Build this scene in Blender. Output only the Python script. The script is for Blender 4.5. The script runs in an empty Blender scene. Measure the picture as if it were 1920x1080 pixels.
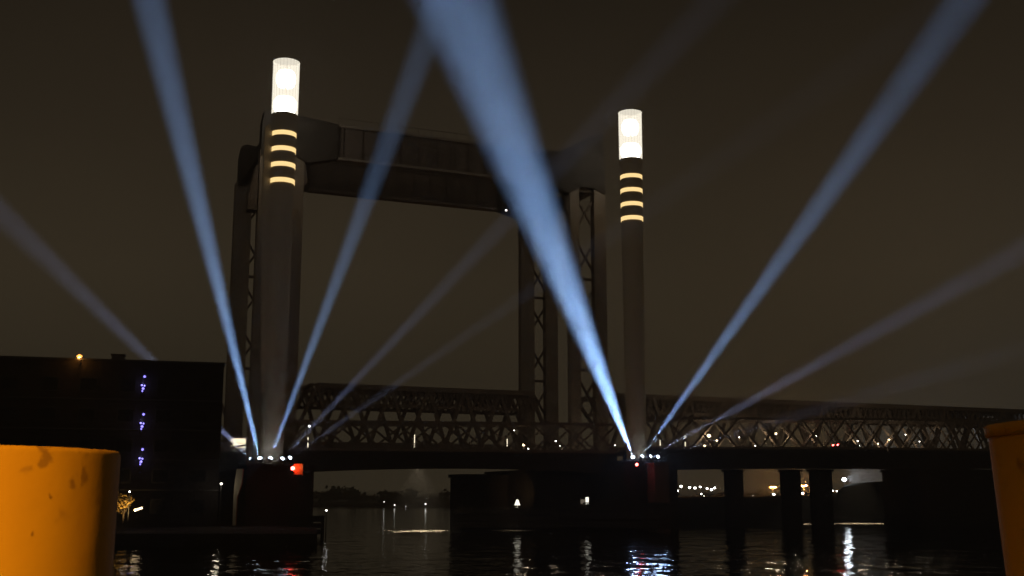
import bpy, bmesh, math, random
from mathutils import Vector, Matrix
random.seed(7)
scene = bpy.context.scene
C = scene.collection

# ------------------------------------------------------------------ camera
H = 4.5                     # eye height above the water
F = 2150.0                  # focal length in pixels of the 1920 wide photo
PITCH = math.atan(395.0 / F)
cam_d = bpy.data.cameras.new("camera")
cam = bpy.data.objects.new("camera", cam_d)
C.objects.link(cam)
cam.location = (0, 0, H)
cam.rotation_euler = (math.pi / 2 + PITCH, 0, 0)
cam_d.sensor_width = 36.0
cam_d.lens = F / 1920.0 * 36.0
cam_d.clip_start = 0.05
cam_d.clip_end = 6000
cam_d.dof.use_dof = True
cam_d.dof.focus_distance = 150
cam_d.dof.aperture_fstop = 14
scene.camera = cam
_c, _s = math.cos(PITCH), math.sin(PITCH)

def at(x, y, Y):
    """world point at forward distance Y seen at photo pixel x, y"""
    u, v = (x - 960) / F, (540 - y) / F
    d = (u, _c - v * _s, _s + v * _c)
    t = Y / d[1]
    return Vector((u * t, Y, H + d[2] * t))

# ------------------------------------------------------------------ night sky (sodium-lit overcast)
world = bpy.data.worlds.new("World")
scene.world = world
world.use_nodes = True
wn = world.node_tree
wn.nodes.clear()
w_out = wn.nodes.new("ShaderNodeOutputWorld")
w_bg = wn.nodes.new("ShaderNodeBackground")
w_tc = wn.nodes.new("ShaderNodeTexCoord")
w_sep = wn.nodes.new("ShaderNodeSeparateXYZ")
w_ramp = wn.nodes.new("ShaderNodeValToRGB")
w_noise = wn.nodes.new("ShaderNodeTexNoise")
w_mix = wn.nodes.new("ShaderNodeMix")
w_mix.data_type = "RGBA"
w_mix.blend_type = "MULTIPLY"
w_mix.inputs[0].default_value = 1.0
w_nr = wn.nodes.new("ShaderNodeValToRGB")
wn.links.new(w_tc.outputs["Generated"], w_sep.inputs[0])
wn.links.new(w_sep.outputs["Z"], w_ramp.inputs[0])
wn.links.new(w_tc.outputs["Generated"], w_noise.inputs["Vector"])
w_noise.inputs["Scale"].default_value = 2.2
w_noise.inputs["Detail"].default_value = 3
e = w_ramp.color_ramp.elements
e[0].position = 0.0
e[0].color = (0.0030, 0.0024, 0.0016, 1)
e[1].position = 0.75
e[1].color = (0.0070, 0.0052, 0.0032, 1)
for z_, c_ in ((0.006, (0.0400, 0.0315, 0.0190)), (0.19, (0.0355, 0.0268, 0.0160)), (0.30, (0.0225, 0.0168, 0.0104)), (0.42, (0.0128, 0.0096, 0.0061))):
    m = w_ramp.color_ramp.elements.new(z_)
    m.color = (*c_, 1)
e = w_nr.color_ramp.elements
e[0].position, e[0].color = 0.25, (0.86, 0.88, 0.88, 1)
e[1].position, e[1].color = 0.75, (1.26, 1.24, 1.20, 1)
wn.links.new(w_noise.outputs[0], w_nr.inputs[0])
wn.links.new(w_ramp.outputs[0], w_mix.inputs[6])
wn.links.new(w_nr.outputs[0], w_mix.inputs[7])
# the town behind the camera lights the sky on that side more strongly
w_town = wn.nodes.new("ShaderNodeMapRange")
w_town.inputs["From Min"].default_value = -0.15
w_town.inputs["From Max"].default_value = -0.75
w_town.inputs["To Min"].default_value = 1.0
w_town.inputs["To Max"].default_value = 3.0
wn.links.new(w_sep.outputs["Y"], w_town.inputs["Value"])
wn.links.new(w_town.outputs[0], w_bg.inputs[1])
wn.links.new(w_mix.outputs[2], w_bg.inputs[0])
wn.links.new(w_bg.outputs[0], w_out.inputs[0])

# ------------------------------------------------------------------ exposure and sampling
scene.view_settings.view_transform = "Standard"
scene.view_settings.look = "None"
scene.view_settings.exposure = 0.0
scene.view_settings.gamma = 1.0
scene.render.engine = "CYCLES"
cy = scene.cycles
cy.use_denoising = True
cy.denoising_input_passes = "RGB"
cy.use_light_tree = True
cy.max_bounces = 5
cy.diffuse_bounces = 2
cy.glossy_bounces = 3
cy.transmission_bounces = 4
cy.transparent_max_bounces = 8
cy.volume_bounces = 0
cy.sample_clamp_indirect = 2.0
cy.use_adaptive_sampling = False
cy.caustics_reflective = False
cy.caustics_refractive = False

# ------------------------------------------------------------------ materials
def mat(name, col, rough=0.7, metal=0.0, noise=0.25, scale=1.2, bump=0.0, spec=0.3, dirt=None):
    m = bpy.data.materials.new(name)
    m.use_nodes = True
    nt = m.node_tree
    p = nt.nodes["Principled BSDF"]
    p.inputs["Roughness"].default_value = rough
    p.inputs["Metallic"].default_value = metal
    p.inputs["Specular IOR Level"].default_value = spec
    tc = nt.nodes.new("ShaderNodeTexCoord")
    n = nt.nodes.new("ShaderNodeTexNoise")
    n.inputs["Scale"].default_value = scale
    n.inputs["Detail"].default_value = 6
    n.inputs["Roughness"].default_value = 0.65
    nt.links.new(tc.outputs["Object"], n.inputs["Vector"])
    r = nt.nodes.new("ShaderNodeValToRGB")
    e = r.color_ramp.elements
    e[0].position, e[1].position = 0.3, 0.7
    a = dirt or tuple(c * (1 - noise) for c in col)
    b = tuple(min(1, c * (1 + noise)) for c in col)
    e[0].color = (*a, 1)
    e[1].color = (*b, 1)
    nt.links.new(n.outputs[0], r.inputs[0])
    nt.links.new(r.outputs[0], p.inputs["Base Color"])
    if bump:
        bn = nt.nodes.new("ShaderNodeBump")
        bn.inputs["Strength"].default_value = bump
        bn.inputs["Distance"].default_value = 0.05
        nt.links.new(n.outputs[0], bn.inputs["Height"])
        nt.links.new(bn.outputs[0], p.inputs["Normal"])
    return m

def glow(name, col, strength):
    m = bpy.data.materials.new(name)
    m.use_nodes = True
    nt = m.node_tree
    p = nt.nodes["Principled BSDF"]
    p.inputs["Base Color"].default_value = (0.6, 0.6, 0.6, 1)
    p.inputs["Emission Color"].default_value = (*col, 1)
    p.inputs["Emission Strength"].default_value = strength
    return m

M = {}
M["steel"] = mat("riveted dark steel", (0.16, 0.125, 0.10), 0.6, noise=0.3, scale=0.6)
M["steel_pale"] = mat("pale steel", (0.30, 0.25, 0.20), 0.6, noise=0.25, scale=0.5)
M["steel_dark"] = mat("shade toned steel", (0.055, 0.044, 0.034), 0.65, noise=0.35, scale=0.5)  # shade put into the colour: tower tops stay dim beside the lanterns
M["steel_black"] = mat("blackened deck steel", (0.022, 0.018, 0.014), 0.7, noise=0.4, scale=0.5)
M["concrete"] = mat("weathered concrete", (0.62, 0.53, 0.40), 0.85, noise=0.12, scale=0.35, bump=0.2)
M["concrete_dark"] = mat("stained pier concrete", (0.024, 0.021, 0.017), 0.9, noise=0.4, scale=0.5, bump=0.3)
M["red_lit_stone"] = mat("pier stone with red lamp tint", (0.13, 0.075, 0.065), 0.9, noise=0.3, scale=0.6, bump=0.3)  # the red lamp's light is put into this stone colour
M["timber"] = mat("tarred timber", (0.03, 0.026, 0.022), 0.8, noise=0.4, scale=2)
M["brick"] = mat("dark brick", (0.014, 0.011, 0.010), 0.9, noise=0.3, scale=1.2)
M["black_glass"] = mat("unlit window glass", (0.008, 0.008, 0.009), 0.3, noise=0.3, spec=0.06)
M["bank"] = mat("dark grassy bank", (0.012, 0.013, 0.009), 0.95, noise=0.5, scale=0.2)
M["asphalt"] = mat("asphalt", (0.05, 0.05, 0.05), 0.9, noise=0.2, scale=2)
M["leaf"] = mat("dark foliage", (0.03, 0.04, 0.018), 0.8, noise=0.4, scale=0.8)
M["leaf_warm"] = mat("autumn leaves", (0.22, 0.15, 0.04), 0.8, noise=0.4, scale=3)
M["bark"] = mat("bark", (0.07, 0.055, 0.04), 0.95, noise=0.4, scale=6)
M["black_paint"] = mat("black painted metal", (0.02, 0.02, 0.022), 0.45, noise=0.2, scale=3)
M["white_paint"] = mat("white painted metal", (0.75, 0.73, 0.68), 0.5, noise=0.1, scale=3)
M["car_paint"] = mat("dark car paint", (0.06, 0.065, 0.075), 0.25, noise=0.05, scale=3, spec=0.5)
M["rubber"] = mat("rubber", (0.02, 0.02, 0.02), 0.9)
M["birch"] = mat("pale bark", (0.30, 0.27, 0.22), 0.9, noise=0.35, scale=4)
M["board_orange"] = mat("orange reflective board", (0.8, 0.28, 0.06), 0.4, noise=0.15, scale=4)
M["foam"] = mat("foam on the water", (0.55, 0.5, 0.42), 0.8, noise=0.3, scale=1.5)

# ------------------------------------------------------------------ mesh helpers
ORG = {}

class MB:
    def __init__(self):
        self.bm = bmesh.new()

    def box(self, c, size, rz=0.0):
        mt = Matrix.Translation(Vector(c)) @ Matrix.Rotation(rz, 4, "Z") @ Matrix.Diagonal((*size, 1))
        bmesh.ops.create_cube(self.bm, size=1.0, matrix=mt)
        return self

    def bar(self, p0, p1, w, h=None, up=(0, 0, 1)):
        p0, p1 = Vector(p0), Vector(p1)
        h = h or w
        d = p1 - p0
        L = d.length
        x = d.normalized()
        u = Vector(up)
        if abs(x.dot(u)) > 0.98:
            u = Vector((0.92, 0.39, 0))
        y = u.cross(x).normalized()
        z = x.cross(y)
        R = Matrix((x, y, z)).transposed().to_4x4()
        mt = Matrix.Translation((p0 + p1) / 2) @ R @ Matrix.Diagonal((L, w, h, 1))
        bmesh.ops.create_cube(self.bm, size=1.0, matrix=mt)
        return self

    def cyl(self, p0, p1, r0, r1=None, n=24, caps=True):
        p0, p1 = Vector(p0), Vector(p1)
        r1 = r0 if r1 is None else r1
        d = p1 - p0
        q = d.to_track_quat("Z", "Y").to_matrix().to_4x4()
        mt = Matrix.Translation((p0 + p1) / 2) @ q
        bmesh.ops.create_cone(self.bm, cap_ends=caps, cap_tris=False, segments=n, radius1=r0, radius2=r1, depth=d.length, matrix=mt)
        return self

    def ball(self, c, r, sub=2, squash=(1, 1, 1)):
        mt = Matrix.Translation(Vector(c)) @ Matrix.Diagonal((*squash, 1))
        bmesh.ops.create_icosphere(self.bm, subdivisions=sub, radius=r, matrix=mt)
        return self

    def prism(self, pts, d):
        """extrude a 3D outline by vector d"""
        d = Vector(d)
        a = [self.bm.verts.new(Vector(p)) for p in pts]
        b = [self.bm.verts.new(Vector(p) + d) for p in pts]
        n = len(a)
        self.bm.faces.new(a)
        self.bm.faces.new(list(reversed(b)))
        for i in range(n):
            self.bm.faces.new((a[i], b[i], b[(i + 1) % n], a[(i + 1) % n]))
        return self

    def lathe(self, c, prof, n=48):
        """prof: list of (r, z) rings about the vertical through c"""
        c = Vector(c)
        rings = []
        for r, z in prof:
            rings.append([self.bm.verts.new(c + Vector((r * math.cos(2 * math.pi * k / n), r * math.sin(2 * math.pi * k / n), z))) for k in range(n)])
        for A, B in zip(rings, rings[1:]):
            for k in range(n):
                self.bm.faces.new((A[k], A[(k + 1) % n], B[(k + 1) % n], B[k]))
        return self

    def build(self, name, material, parent=None, smooth=False, bevel=0.0):
        bm = self.bm
        bmesh.ops.recalc_face_normals(bm, faces=bm.faces)
        if bevel:
            bmesh.ops.bevel(bm, geom=[e for e in bm.edges if e.is_manifold and e.calc_face_angle(0) > 0.6], offset=bevel, segments=2, affect="EDGES", profile=0.7)
        org = ORG[parent.name] if parent else Vector((0, 0, 0))
        if parent is None:      # a thing that is one mesh: origin at its base
            lo = Vector((min(v.co.x for v in bm.verts), min(v.co.y for v in bm.verts), min(v.co.z for v in bm.verts)))
            hi = Vector((max(v.co.x for v in bm.verts), max(v.co.y for v in bm.verts), lo.z))
            org = (lo + hi) / 2
        bmesh.ops.translate(bm, verts=bm.verts, vec=-org)
        me = bpy.data.meshes.new(name)
        bm.to_mesh(me)
        bm.free()
        if smooth:
            for p in me.polygons:
                p.use_smooth = True
        o = bpy.data.objects.new(name, me)
        C.objects.link(o)
        o.data.materials.append(material)
        if parent:
            o.parent = parent
        else:
            o.location = org
        ORG[o.name] = org.copy()
        return o

def tag(o, label=None, cat=None, group=None, kind=None):
    if label: o["label"] = label
    if cat: o["category"] = cat
    if group: o["group"] = group
    if kind: o["kind"] = kind
    return o

def thing(name, loc, label, cat, group=None):
    o = bpy.data.objects.new(name, None)
    o.empty_display_size = 0.3
    o.location = loc
    C.objects.link(o)
    ORG[o.name] = Vector(loc)
    return tag(o, label, cat, group)

def lamp(name, kind, loc, energy, col, parent=None, radius=0.1, target=None, size=None, blend=0.3):
    d = bpy.data.lights.new(name, kind)
    d.energy = energy
    d.color = col
    d.shadow_soft_size = radius
    if kind == "SPOT":
        d.spot_size = size
        d.spot_blend = blend
    o = bpy.data.objects.new(name, d)
    C.objects.link(o)
    org = ORG[parent.name] if parent else Vector((0, 0, 0))
    o.location = Vector(loc) - org
    if parent:
        o.parent = parent
    if target is not None:
        o.rotation_euler = (Vector(target) - Vector(loc)).to_track_quat("-Z", "Y").to_euler()
    return o

# ------------------------------------------------------------------ axes of the two bridges
AX = Vector((0.921, 0.390, 0))          # along both bridges, away to the right
NX = Vector((-0.390, 0.921, 0))         # across them, away from the camera
UP = Vector((0, 0, 1))
CL = Vector((-31.1, 150.0, 0))          # near left lantern column
CR = Vector((18.4, 171.0, 0))           # near right lantern column
RZ = math.atan2(AX.y, AX.x)

def road(s, n, z):
    return CL + AX * s + NX * n + UP * z

RL = Vector((-35.2, 158.2, 0))          # near outer leg of the left railway tower
def rail(s, n, z):
    return RL + AX * s + NX * n + UP * z

# ------------------------------------------------------------------ water, banks, far shore
wm = bpy.data.materials.new("river water")
wm.use_nodes = True
nt = wm.node_tree
p = nt.nodes["Principled BSDF"]
p.inputs["Base Color"].default_value = (0.004, 0.005, 0.004, 1)
p.inputs["Roughness"].default_value = 0.05
p.inputs["IOR"].default_value = 1.33
tc = nt.nodes.new("ShaderNodeTexCoord")
def wave(scale, amp, detail):
    mp = nt.nodes.new("ShaderNodeMapping")
    mp.inputs["Scale"].default_value = scale
    n = nt.nodes.new("ShaderNodeTexNoise")
    n.inputs["Scale"].default_value = 1.0
    n.inputs["Detail"].default_value = detail
    n.inputs["Roughness"].default_value = 0.5
    nt.links.new(tc.outputs["Object"], mp.inputs[0])
    nt.links.new(mp.outputs[0], n.inputs["Vector"])
    k = nt.nodes.new("ShaderNodeMath")
    k.operation = "MULTIPLY"
    k.inputs[1].default_value = amp
    nt.links.new(n.outputs[0], k.inputs[0])
    return k
w1 = wave((0.36, 0.22, 1), 0.20, 2)
w2 = wave((1.5, 1.0, 1), 0.035, 2)
ad = nt.nodes.new("ShaderNodeMath")
ad.operation = "ADD"
nt.links.new(w1.outputs[0], ad.inputs[0])
nt.links.new(w2.outputs[0], ad.inputs[1])
bn = nt.nodes.new("ShaderNodeBump")
bn.inputs["Strength"].default_value = 1.0
bn.inputs["Distance"].default_value = 1.0
nt.links.new(ad.outputs[0], bn.inputs["Height"])
nt.links.new(bn.outputs[0], p.inputs["Normal"])

mb = MB()
v = [mb.bm.verts.new(q) for q in ((-900, -40, 0), (900, -40, 0), (900, 1300, 0), (-900, 1300, 0))]
mb.bm.faces.new(v)
tag(mb.build("water", wm), kind="structure")

def ridge(name, material, p0, p1, depth, base, top, n, rough, seed, crest=0.3):
    """uneven terrain strip from p0 to p1"""
    rnd = random.Random(seed)
    mb = MB()
    p0, p1 = Vector(p0), Vector(p1)
    d = (p1 - p0)
    nrm = Vector((-d.y, d.x, 0)).normalized()
    rows = []
    hs = [top * (1 + rough * (rnd.random() - 0.5) + rough * 0.6 * math.sin(i * 0.31 + seed)) for i in range(n + 1)]
    for i in range(n + 1):
        q = p0 + d * (i / n)
        h = hs[i]
        rows.append([mb.bm.verts.new(q + nrm * a + UP * b) for a, b in ((0, base), (depth * 0.03, h * 0.7), (depth * crest, h), (depth, h * 1.02), (depth, base))])
    for A, B in zip(rows, rows[1:]):
        for k in range(4):
            mb.bm.faces.new((A[k], B[k], B[k + 1], A[k + 1]))
    return mb.build(name, material)

tag(ridge("far_shore", M["bank"], (-520, 640, 0), (520, 640, 0), 200, -0.3, 2.2, 160, 0.4, 3), kind="structure")
tag(ridge("riverbank", M["bank"], (27.5, 214, 0), (330, 236, 0), 130, -0.3, 4.75, 90, 0.07, 5, 0.07), kind="structure")

def blob_tree(mb, c, w, h, rnd, n=90, leaf=0.5):
    """crown of leaf-cluster faces spread through an uneven volume"""
    lobes = [(Vector((rnd.uniform(-.35, .35) * w, rnd.uniform(-.35, .35) * w, rnd.uniform(.3, .8) * h)), rnd.uniform(.25, .45)) for _ in range(6)]
    for _ in range(n):
        o, r = rnd.choice(lobes)
        a = Vector((rnd.gauss(0, 1), rnd.gauss(0, 1), rnd.gauss(0, 1))).normalized() * (rnd.random() ** 0.4)
        q = Vector(c) + o + Vector((a.x * r * w, a.y * r * w, a.z * r * h * 0.7))
        ax = Vector((rnd.gauss(0, 1), rnd.gauss(0, 1), rnd.gauss(0, 1))).normalized()
        b = ax.orthogonal().normalized() * leaf * rnd.uniform(.5, 1.2)
        d = ax.cross(b)
        mb.bm.faces.new([mb.bm.verts.new(q + b), mb.bm.verts.new(q + d), mb.bm.verts.new(q - b), mb.bm.verts.new(q - d * .8)])

mb = MB()
rnd = random.Random(11)
for k in range(150):
    x = rnd.uniform(-260, 330)
    hh = rnd.uniform(3, 8) * (1.5 if x < -75 else 1.0) * (1.2 if abs(x + 10) < 60 else 1)
    blob_tree(mb, (x, rnd.uniform(650, 700), 1.5), rnd.uniform(9, 17), hh, rnd, 60, 1.3)
tag(mb.build("far_woods", M["leaf"]), "low dark wood along the far shore beyond the bridge", "woods", kind="stuff")

# ------------------------------------------------------------------ haze round the whole place
hm = bpy.data.materials.new("night haze")
hm.use_nodes = True
hn = hm.node_tree
hn.nodes.clear()
ho = hn.nodes.new("ShaderNodeOutputMaterial")
hv = hn.nodes.new("ShaderNodeVolumePrincipled")
hv.inputs["Color"].default_value = (0.93, 0.95, 1.0, 1)
hv.inputs["Density"].default_value = 0.0006
hv.inputs["Anisotropy"].default_value = 0.35
hn.links.new(hv.outputs[0], ho.inputs["Volume"])
mb = MB()
mb.box((0, 620, 72), (1900, 1440, 146))
hz = mb.build("haze", hm)
tag(hz, "thin damp night air hanging over the river", "haze", kind="stuff")

# ------------------------------------------------------------------ lantern columns
G_lantern = glow("lantern lamp light", (1.0, 0.95, 0.84), 7.0)
G_band = glow("warm light band", (1.0, 0.70, 0.30), 1.15)
G_glass = bpy.data.materials.new("frosted lantern glass")
G_glass.use_nodes = True
nt = G_glass.node_tree
nt.nodes.clear()
o_ = nt.nodes.new("ShaderNodeOutputMaterial")
mx = nt.nodes.new("ShaderNodeMixShader")
mx.inputs[0].default_value = 0.7
em = nt.nodes.new("ShaderNodeEmission")
em.inputs[0].default_value = (1.0, 0.92, 0.76, 1)
em.inputs[1].default_value = 1.22
tr = nt.nodes.new("ShaderNodeBsdfTransparent")
nt.links.new(tr.outputs[0], mx.inputs[1])
nt.links.new(em.outputs[0], mx.inputs[2])
nt.links.new(mx.outputs[0], o_.inputs[0])

def column(P, label, fin):
    t = thing("lantern_column", P, label, "column", "concrete lantern columns of the lifting bridge")
    mb = MB()
    prof = [(0.0, 8.7)]
    for k in range(10):                 # cast in rings, a shallow joint at each pour
        za, zc = 8.7 + 4.74 * k, 8.7 + 4.74 * (k + 1)
        ra = 1.48 + .18 * k / 9
        prof += [(ra, za), (ra, zc - .16), (ra - .03, zc - .13), (ra - .03, zc - .03)]
    prof += [(1.66, 56.1), (1.3, 56.1), (0, 56.1)]
    mb.lathe(P, prof, 48)
    mb.build("shaft", M["concrete"], t, smooth=False)
    mb = MB()
    mb.lathe(P, [(1.68, 55.3), (1.80, 55.35), (1.80, 56.0), (1.68, 56.05)], 48)
    mb.build("collar", M["concrete"], t)
    for k in range(4):
        z = 52.85 - 2.2 * k
        mb = MB()
        mb.lathe(P, [(1.55, z), (1.69, z + 0.02), (1.69, z + 0.62), (1.55, z + 0.64)], 48)
        mb.build("light_band", G_band, t, smooth=True)
        mb = MB()
        mb.lathe(P, [(1.70, z + 0.65), (1.76, z + 0.66), (1.76, z + 0.76), (1.70, z + 0.77)], 48)
        mb.build("light_hood", M["concrete"], t)
    mb = MB()
    mb.lathe(P, [(1.75, 56.2), (1.78, 63.7)], 64)
    mb.build("glass_drum", G_glass, t, smooth=True)
    mb = MB()
    for k in range(24):
        a = 2 * math.pi * k / 24
        d = Vector((math.cos(a), math.sin(a), 0))
        mb.bar(P + d * 1.79 + UP * 56.2, P + d * 1.82 + UP * 63.7, 0.014, 0.014)
    mb.build("glazing_frame", M["white_paint"], t)
    mb = MB()
    mb.lathe(P, [(1.74, 63.65), (1.86, 63.65), (1.86, 63.9), (1.74, 63.9), (1.74, 63.65)], 64)
    mb.build("top_ring", M["white_paint"], t)
    mb = MB()
    mb.cyl(P + UP * 56.1, P + UP * 63.2, 0.16, n=12)
    mb.bar(P + UP * 63.3 - Vector((1.7, 0, 0)), P + UP * 63.3 + Vector((1.7, 0, 0)), 0.08)
    mb.build("mast", M["steel_pale"], t)
    for z, r, h in ((61.3, 1.35, 1.25), (57.5, 1.62, 1.2)):
        mb = MB()
        mb.lathe(P, [(0, z - h), (r * .8, z - h * .85), (r, z - h * .3), (r, z + h * .3), (r * .75, z + h * .85), (0, z + h)], 16)
        mb.build("lamp_cluster", G_lantern, t, smooth=True)
    if fin:
        mb = MB()
        w = -AX
        mb.prism([P + w * 1.4 + UP * 18 - NX * .35, P + w * 1.5 + UP * 55 - NX * .35, P + w * 2.65 + UP * 54 - NX * .35, P + w * 2.55 + UP * 40 - NX * .35, P + w * 1.7 + UP * 18 - NX * .35], NX * 0.7)
        mb.build("guide_rail", M["concrete"], t)
    return t

column(CL, "taller looking nearer concrete column with lit glass lantern and warm bands, left", True)
column(CR, "farther concrete column with lit glass lantern and warm bands, right of the broadest blue beam", False)

# ------------------------------------------------------------------ railway lifting towers and portal girders
TOW = "steel lifting towers of the railway bridge"
def tower(s0, s1, label, outer, peak, zb=9.0):
    t = thing("lift_tower", rail((s0 + s1) / 2, 9.2, zb), label, "tower", TOW)
    so = s0 if outer < 0 else s1
    si = s1 if outer < 0 else s0
    for s, n, w in ((so, 0, 2.0), (si, 0, 1.6), (so, 18.4, 2.2 if outer > 0 else 2.6), (si, 18.4, 2.4 if outer > 0 else 1.8)):
        mb = MB()
        # built-up leg: two flange plates and a recessed web
        mb.box(rail(s, n - .55, (zb + 53.4) / 2), (w, .3, 53.4 - zb), RZ)
        mb.box(rail(s, n + .55, (zb + 53.4) / 2), (w, .3, 53.4 - zb), RZ)
        mb.box(rail(s, n, (zb + 53.4) / 2), (w * .86, .8, 53.4 - zb), RZ)
        mb.build("leg", M["steel_pale"], t)  # paler steel tone carries the haze over the towers
    for n in (0, 18.4):
        zs = [zb + 8 + k * 7.2 for k in range(6)]
        for a, b in zip(zs, zs[1:]):
            for p0, p1 in ((rail(s0, n, a), rail(s1, n, b)), (rail(s1, n + .3, a), rail(s0, n + .3, b))):
                mb = MB()
                mb.bar(p0, p1, 0.30, 0.30)
                mb.build("lattice_bar", M["steel"], t)
        for a in zs[1::2]:
            mb = MB()
            mb.bar(rail(s0, n + .1, a), rail(s1, n + .1, a), 0.35, 0.4)
            mb.build("lattice_strut", M["steel"], t)
    # sheave housing on top: a hump, highest over the outer leg
    for n in (-0.9, 17.4):
        k = 1 if outer > 0 else -1
        e = so + k * 0.9
        prof = [(e, 52.6), (e, 57.5), (e - k * .3, peak - .3), (e - k * 1.0, peak), (si - k * 2.4, 58.9), (si - k * 5.6, 58.6), (si - k * 5.6, 53.4), (si - k * 1.0, 52.2), (si + k * 1.2, 53.4), (so - k * 1.0, 53.4)]
        mb = MB()
        mb.prism([rail(a, n, z) for a, z in prof], NX * 1.9)
        mb.build("sheave_housing", M["steel_dark"], t)
        mb = MB()
        mb.prism([rail(a, n + .4, z) for a, z in ((si + k * .7, 53.3), (si + k * .7, 49.0), (si - k * .2, 48.0), (si - k * 1.4, 49.5), (si - k * 1.0, 52.1))], NX * 1.1)
        mb.build("knee_brace", M["steel"], t)
    for z in (54.5,):
        mb = MB()
        mb.bar(rail(so, 0.9, z), rail(so, 17.5, z), 1.2, 2.0)
        mb.build("cross_beam", M["steel_dark"], t)
    # counterweight hung beside the outer legs
    k = 1 if outer > 0 else -1
    if outer < 0:
        mb = MB()
        mb.prism([rail(so - 1.15, -.6, z) if i == 0 else rail(a, -.6, z) for i, (a, z) in enumerate(((so - 1.2, 44.6), (so - 2.4, 44.6), (so - 2.4, 46.5), (so - 1.4, 51.2), (so - 1.15, 51.2)))], NX * 2.2)
        mb.build("counterweight", M["steel"], t)
    return t

tower(0.0, 4.6, "dark steel lift tower half hidden behind the left lantern column", -1, 59.6)
tower(48.7, 53.2, "dark steel lattice lift tower crossed by the broadest blue beam", 1, 62.7)

def girder(n, label):
    t = thing("portal_girder", rail(26.6, n, 53.4), label, "girder", "box girders joining the tower tops")
    a, b = 5.6 + 4.6, 48.7 - 5.6
    s0, s1 = 10.25, 43.05
    mb = MB()
    mb.box(rail((s0 + s1) / 2, n, 55.95), (s1 - s0, 1.0, 4.6), RZ)
    mb.build("web", M["steel"], t)
    for z in (53.45, 58.45):
        mb = MB()
        mb.box(rail((s0 + s1) / 2, n, z), (s1 - s0, 1.7, 0.38), RZ)
        mb.build("flange", M["steel_pale"], t)
    for k in range(12):
        s = s0 + .7 + (s1 - s0 - 1.4) * k / 11
        mb = MB()
        mb.box(rail(s, n - .62, 55.95), (.16, .22, 4.58), RZ)
        mb.build("stiffener", M["steel"], t)
    # hand rail on top
    mb = MB()
    for k in range(17):
        s = s0 + (s1 - s0) * k / 16
        mb.bar(rail(s, n - .7, 58.65), rail(s, n - .7, 59.6), .06)
    mb.bar(rail(s0, n - .7, 59.62), rail(s1, n - .7, 59.62), .06)
    mb.build("railing", M["steel"], t)
girder(0.05, "upper looking nearer box girder across the tower tops")
girder(18.4, "lower looking farther box girder across the tower tops")

# ------------------------------------------------------------------ railway truss spans
def rail_span(s0, s1, label, panels, zt=20.7, zb=12.2, sub=2.6, flat=False):
    t = thing("railway_span", rail((s0 + s1) / 2, 9, zb), label, "bridge span", "steel truss spans of the railway bridge")
    for n in (5.0, 13.2):
        i0, i1 = s0 + (s1 - s0) / panels * .6, s1 - (s1 - s0) / panels * .6
        if flat: i0, i1 = s0 + .3, s1 - .3
        mb = MB(); mb.bar(rail(i0, n, zt), rail(i1, n, zt), .55, .75); mb.build("top_chord", M["steel"], t)
        mb = MB(); mb.bar(rail(s0, n, zb), rail(s1, n, zb), .6, .8); mb.build("bottom_chord", M["steel"], t)
        L = (s1 - s0) / panels
        for k in range(panels):
            a, b = s0 + k * L, s0 + (k + 1) * L
            if k == 0: pr = [(a, zb, i0, zt), (i0, zt, b, zb)]
            elif k == panels - 1: pr = [(a, zb, i1, zt), (i1, zt, b, zb)]
            else: pr = [(a, zb, (a + b) / 2, zt), ((a + b) / 2, zt, b, zb)]
            for x0, y0, x1, y1 in pr:
                mb = MB(); mb.bar(rail(x0, n, y0 + .3), rail(x1, n, y1 - .3 if y1 > y0 else y1 + .3), .42, .5); mb.build("diagonal", M["steel"], t)
    L = (s1 - s0) / panels
    for k in range(panels):
        c = s0 + (k + .5) * L
        mb = MB(); mb.bar(rail(c, 5.3, zt + .1), rail(c, 12.9, zt + .1), .35, .5); mb.build("lateral_brace", M["steel"], t)
        if k < panels - 1:
            mb = MB(); mb.bar(rail(c, 5.3, zt + .15), rail(c + L, 12.9, zt + .15), .2, .25); mb.build("lateral_brace", M["steel"], t)
    mb = MB(); mb.box(rail((s0 + s1) / 2, 9.1, zb - .3), (s1 - s0, 7.4, .8), RZ); mb.build("track_deck", M["steel"], t)
    # portal bracing frames under the top chords, and the walkway rails along them
    for n in (5.0, 13.2):
        mb = MB(); mb.bar(rail(s0 + L * .45, n + .3, zt - sub), rail(s1 - L * .45, n + .3, zt - sub), .3, .5); mb.build("sub_chord", M["steel"], t)
        m_ = int((s1 - s0) / 1.15)
        mb = MB()
        for k in range(m_):
            a = s0 + L * .5 + (s1 - s0 - L) * k / m_
            mb.bar(rail(a, n + .32, zt - sub + .2), rail(a + .9, n + .32, zt - .2), .5, .2)
            mb.bar(rail(a + .9, n + .36, zt - sub + .2), rail(a, n + .36, zt - .2), .5, .2)
        mb.build("latticed_web", M["steel"], t)
    return t
rail_span(-44, -1.5, "railway truss span behind the dark building, left of the lift towers", 6)
rail_span(6.0, 47.0, "railway truss lift span hanging between the two steel towers", 7)
rail_span(54.8, 172, "long level railway truss running from the farther lantern column out of frame", 17, 20.9, flat=True)

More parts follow.
